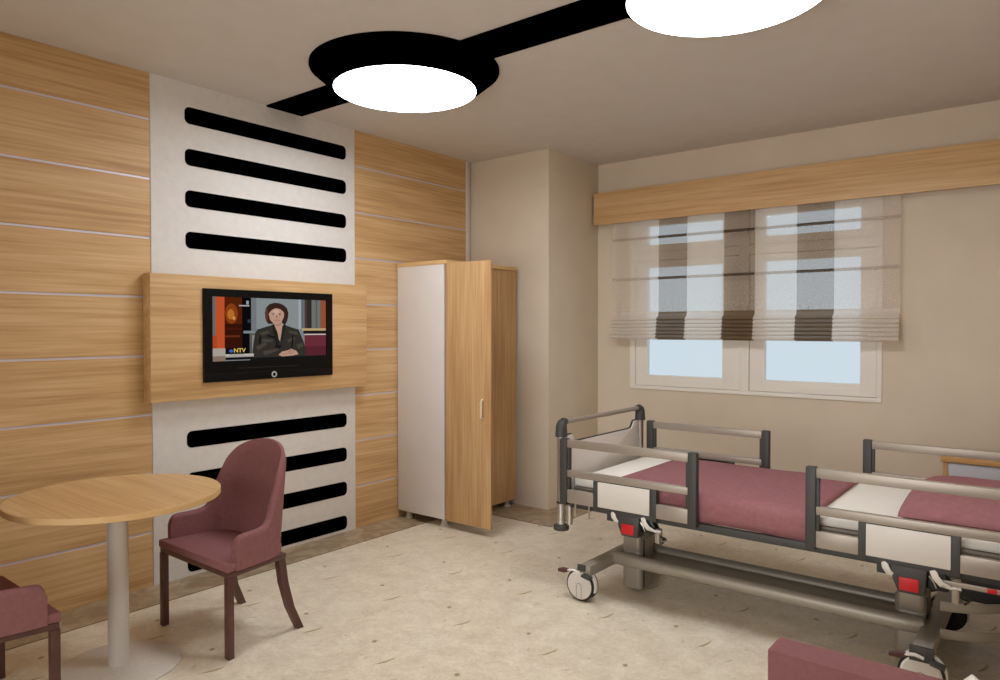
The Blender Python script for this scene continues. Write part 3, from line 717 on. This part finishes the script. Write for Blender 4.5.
# ------------------------------------------------------------------ bedside cabinet behind the bed
t = thing('bedside_cabinet', (3.87, 5.25, 0), 'low bedside cabinet with oak top and frame, behind the bed against the window wall', 'cabinet')
a0, a1, b0, b1 = 3.618, 4.13, 5.0, 5.36
MB().box(a0-.012, a1+.012, b0-.012, b1+.005, .716, .742, .003).build('top_panel', M['oak_dark'], t)
for x in (a0, a1-.026): MB().box(x, x+.026, b0, b1, .05, .715, .002).build('side_panel', wood('oak_dz', 'z', (192, 140, 80), (208, 158, 98), (220, 172, 112)) if x == a0 else bpy.data.materials['oak_dz'], t)
MB().box(a0+.027, a1-.027, b0+.02, b1-.01, .06, .714, .001).build('carcass', M['white_mel'], t)
for z0, z1 in ((.50, .712), (.08, .495)):
    d = MB().box(a0+.028, a1-.028, b0+.002, b0+.018, z0, z1, .002).build('drawer' if z0 == .5 else 'door', M['lilac'], t)
    MB().tube([(3.82, b0+.003, (z0+z1)/2), (3.82, b0-.02, (z0+z1)/2), (3.93, b0-.02, (z0+z1)/2), (3.93, b0+.003, (z0+z1)/2)], .005, 8).build('handle', M['steel'], d)
for x in (a0+.03, a1-.03):
    for y in (b0+.03, b1-.03): MB().cyl((x, y, .002), (x, y, .052), .018, n=16).build('foot', M['foot'], t)

# ------------------------------------------------------------------ companion sofa, bottom right
t = thing('sofa', (3.9, 1.8, 0), 'mauve companion sofa seen over its straight back, bottom right corner', 'sofa')
s0, s1 = 3.528, 4.30
MB().box(s0, s1, 2.062, 2.170, .12, .600, .008, 3).build('backrest', M['mauve_chair'], t)
MB().box(s0+.01, s1-.01, 1.46, 2.060, .12, .30, .01).build('sofa_base', M['mauve_chair'], t)
MB().box(s0+.005, s1-.005, 1.44, 2.058, .302, .41, .025, 4).build('seat', M['mauve_chair'], t)
for x in (s0+.05, s1-.05):
    for y in (1.5, 2.11): MB().cyl((x, y, 0), (x, y, .119), .018, .024, n=16).build('leg', M['leg'], t)
cu = pillow('cushion', -.105, .105, -.105, .105, -.02, .08, M['cloth_white'])
cu.rotation_euler = (Matrix.Rotation(math.radians(8), 4, 'Z') @ Matrix.Rotation(math.radians(80), 4, 'X') @ Matrix.Rotation(math.radians(45), 4, 'Z')).to_euler(); cu.location = (4.026, 2.02, .552)
tag(cu, 'small white cushion peeking over the back of the mauve sofa', 'cushion')

# ------------------------------------------------------------------ light
wd = bpy.data.worlds.new('sky'); S.world = wd; wd.use_nodes = True
nt = wd.node_tree; bg = nt.nodes['Background']
tc = nt.nodes.new('ShaderNodeTexCoord'); sp = nt.nodes.new('ShaderNodeSeparateXYZ'); nt.links.new(tc.outputs['Generated'], sp.inputs[0])
r = nt.nodes.new('ShaderNodeValToRGB'); r.color_ramp.elements[0].position = 0; r.color_ramp.elements[0].color = srgb(212, 224, 232); r.color_ramp.elements[1].position = .35; r.color_ramp.elements[1].color = srgb(204, 217, 230)
nt.links.new(sp.outputs['Z'], r.inputs['Fac']); nt.links.new(r.outputs[0], bg.inputs['Color']); bg.inputs['Strength'].default_value = 1.0

# added fill light at the solid wall behind the camera, brightens the window wall
def area(loc, rot, sx, sy, power, col):
    l = bpy.data.lights.new('area', 'AREA'); l.shape = 'RECTANGLE'; l.size = sx; l.size_y = sy; l.spread = math.radians(115); l.energy = power; l.color = col
    o = bpy.data.objects.new('added_fill_light', l); COL.objects.link(o); o.location = loc; o.rotation_euler = rot
area((2.9, YB+.05, 1.5), (math.radians(95), 0, 0), 2.6, 2.4, 50, (.93, .97, 1))

# ------------------------------------------------------------------ camera
f = 713.0; pitch = math.atan(12/f); yaw = math.atan(565.5/f)
F = Vector((-math.sin(yaw)*math.cos(pitch), math.cos(yaw)*math.cos(pitch), -math.sin(pitch)))
R_ = Vector((math.cos(yaw), math.sin(yaw), 0)); U_ = R_.cross(F)
cam = bpy.data.cameras.new('camera'); co = bpy.data.objects.new('camera', cam); COL.objects.link(co)
mt = Matrix((R_, U_, -F)).transposed().to_4x4(); mt.translation = Vector((4.187, 0, 1.517)); co.matrix_world = mt
cam.sensor_width = 36; cam.lens = 36*f/1000; cam.clip_start = .02
S.camera = co
S.view_settings.view_transform = 'Standard'; S.view_settings.look = 'None'; S.view_settings.gamma = 1; S.view_settings.use_curve_mapping = False
S.view_settings.exposure = 0
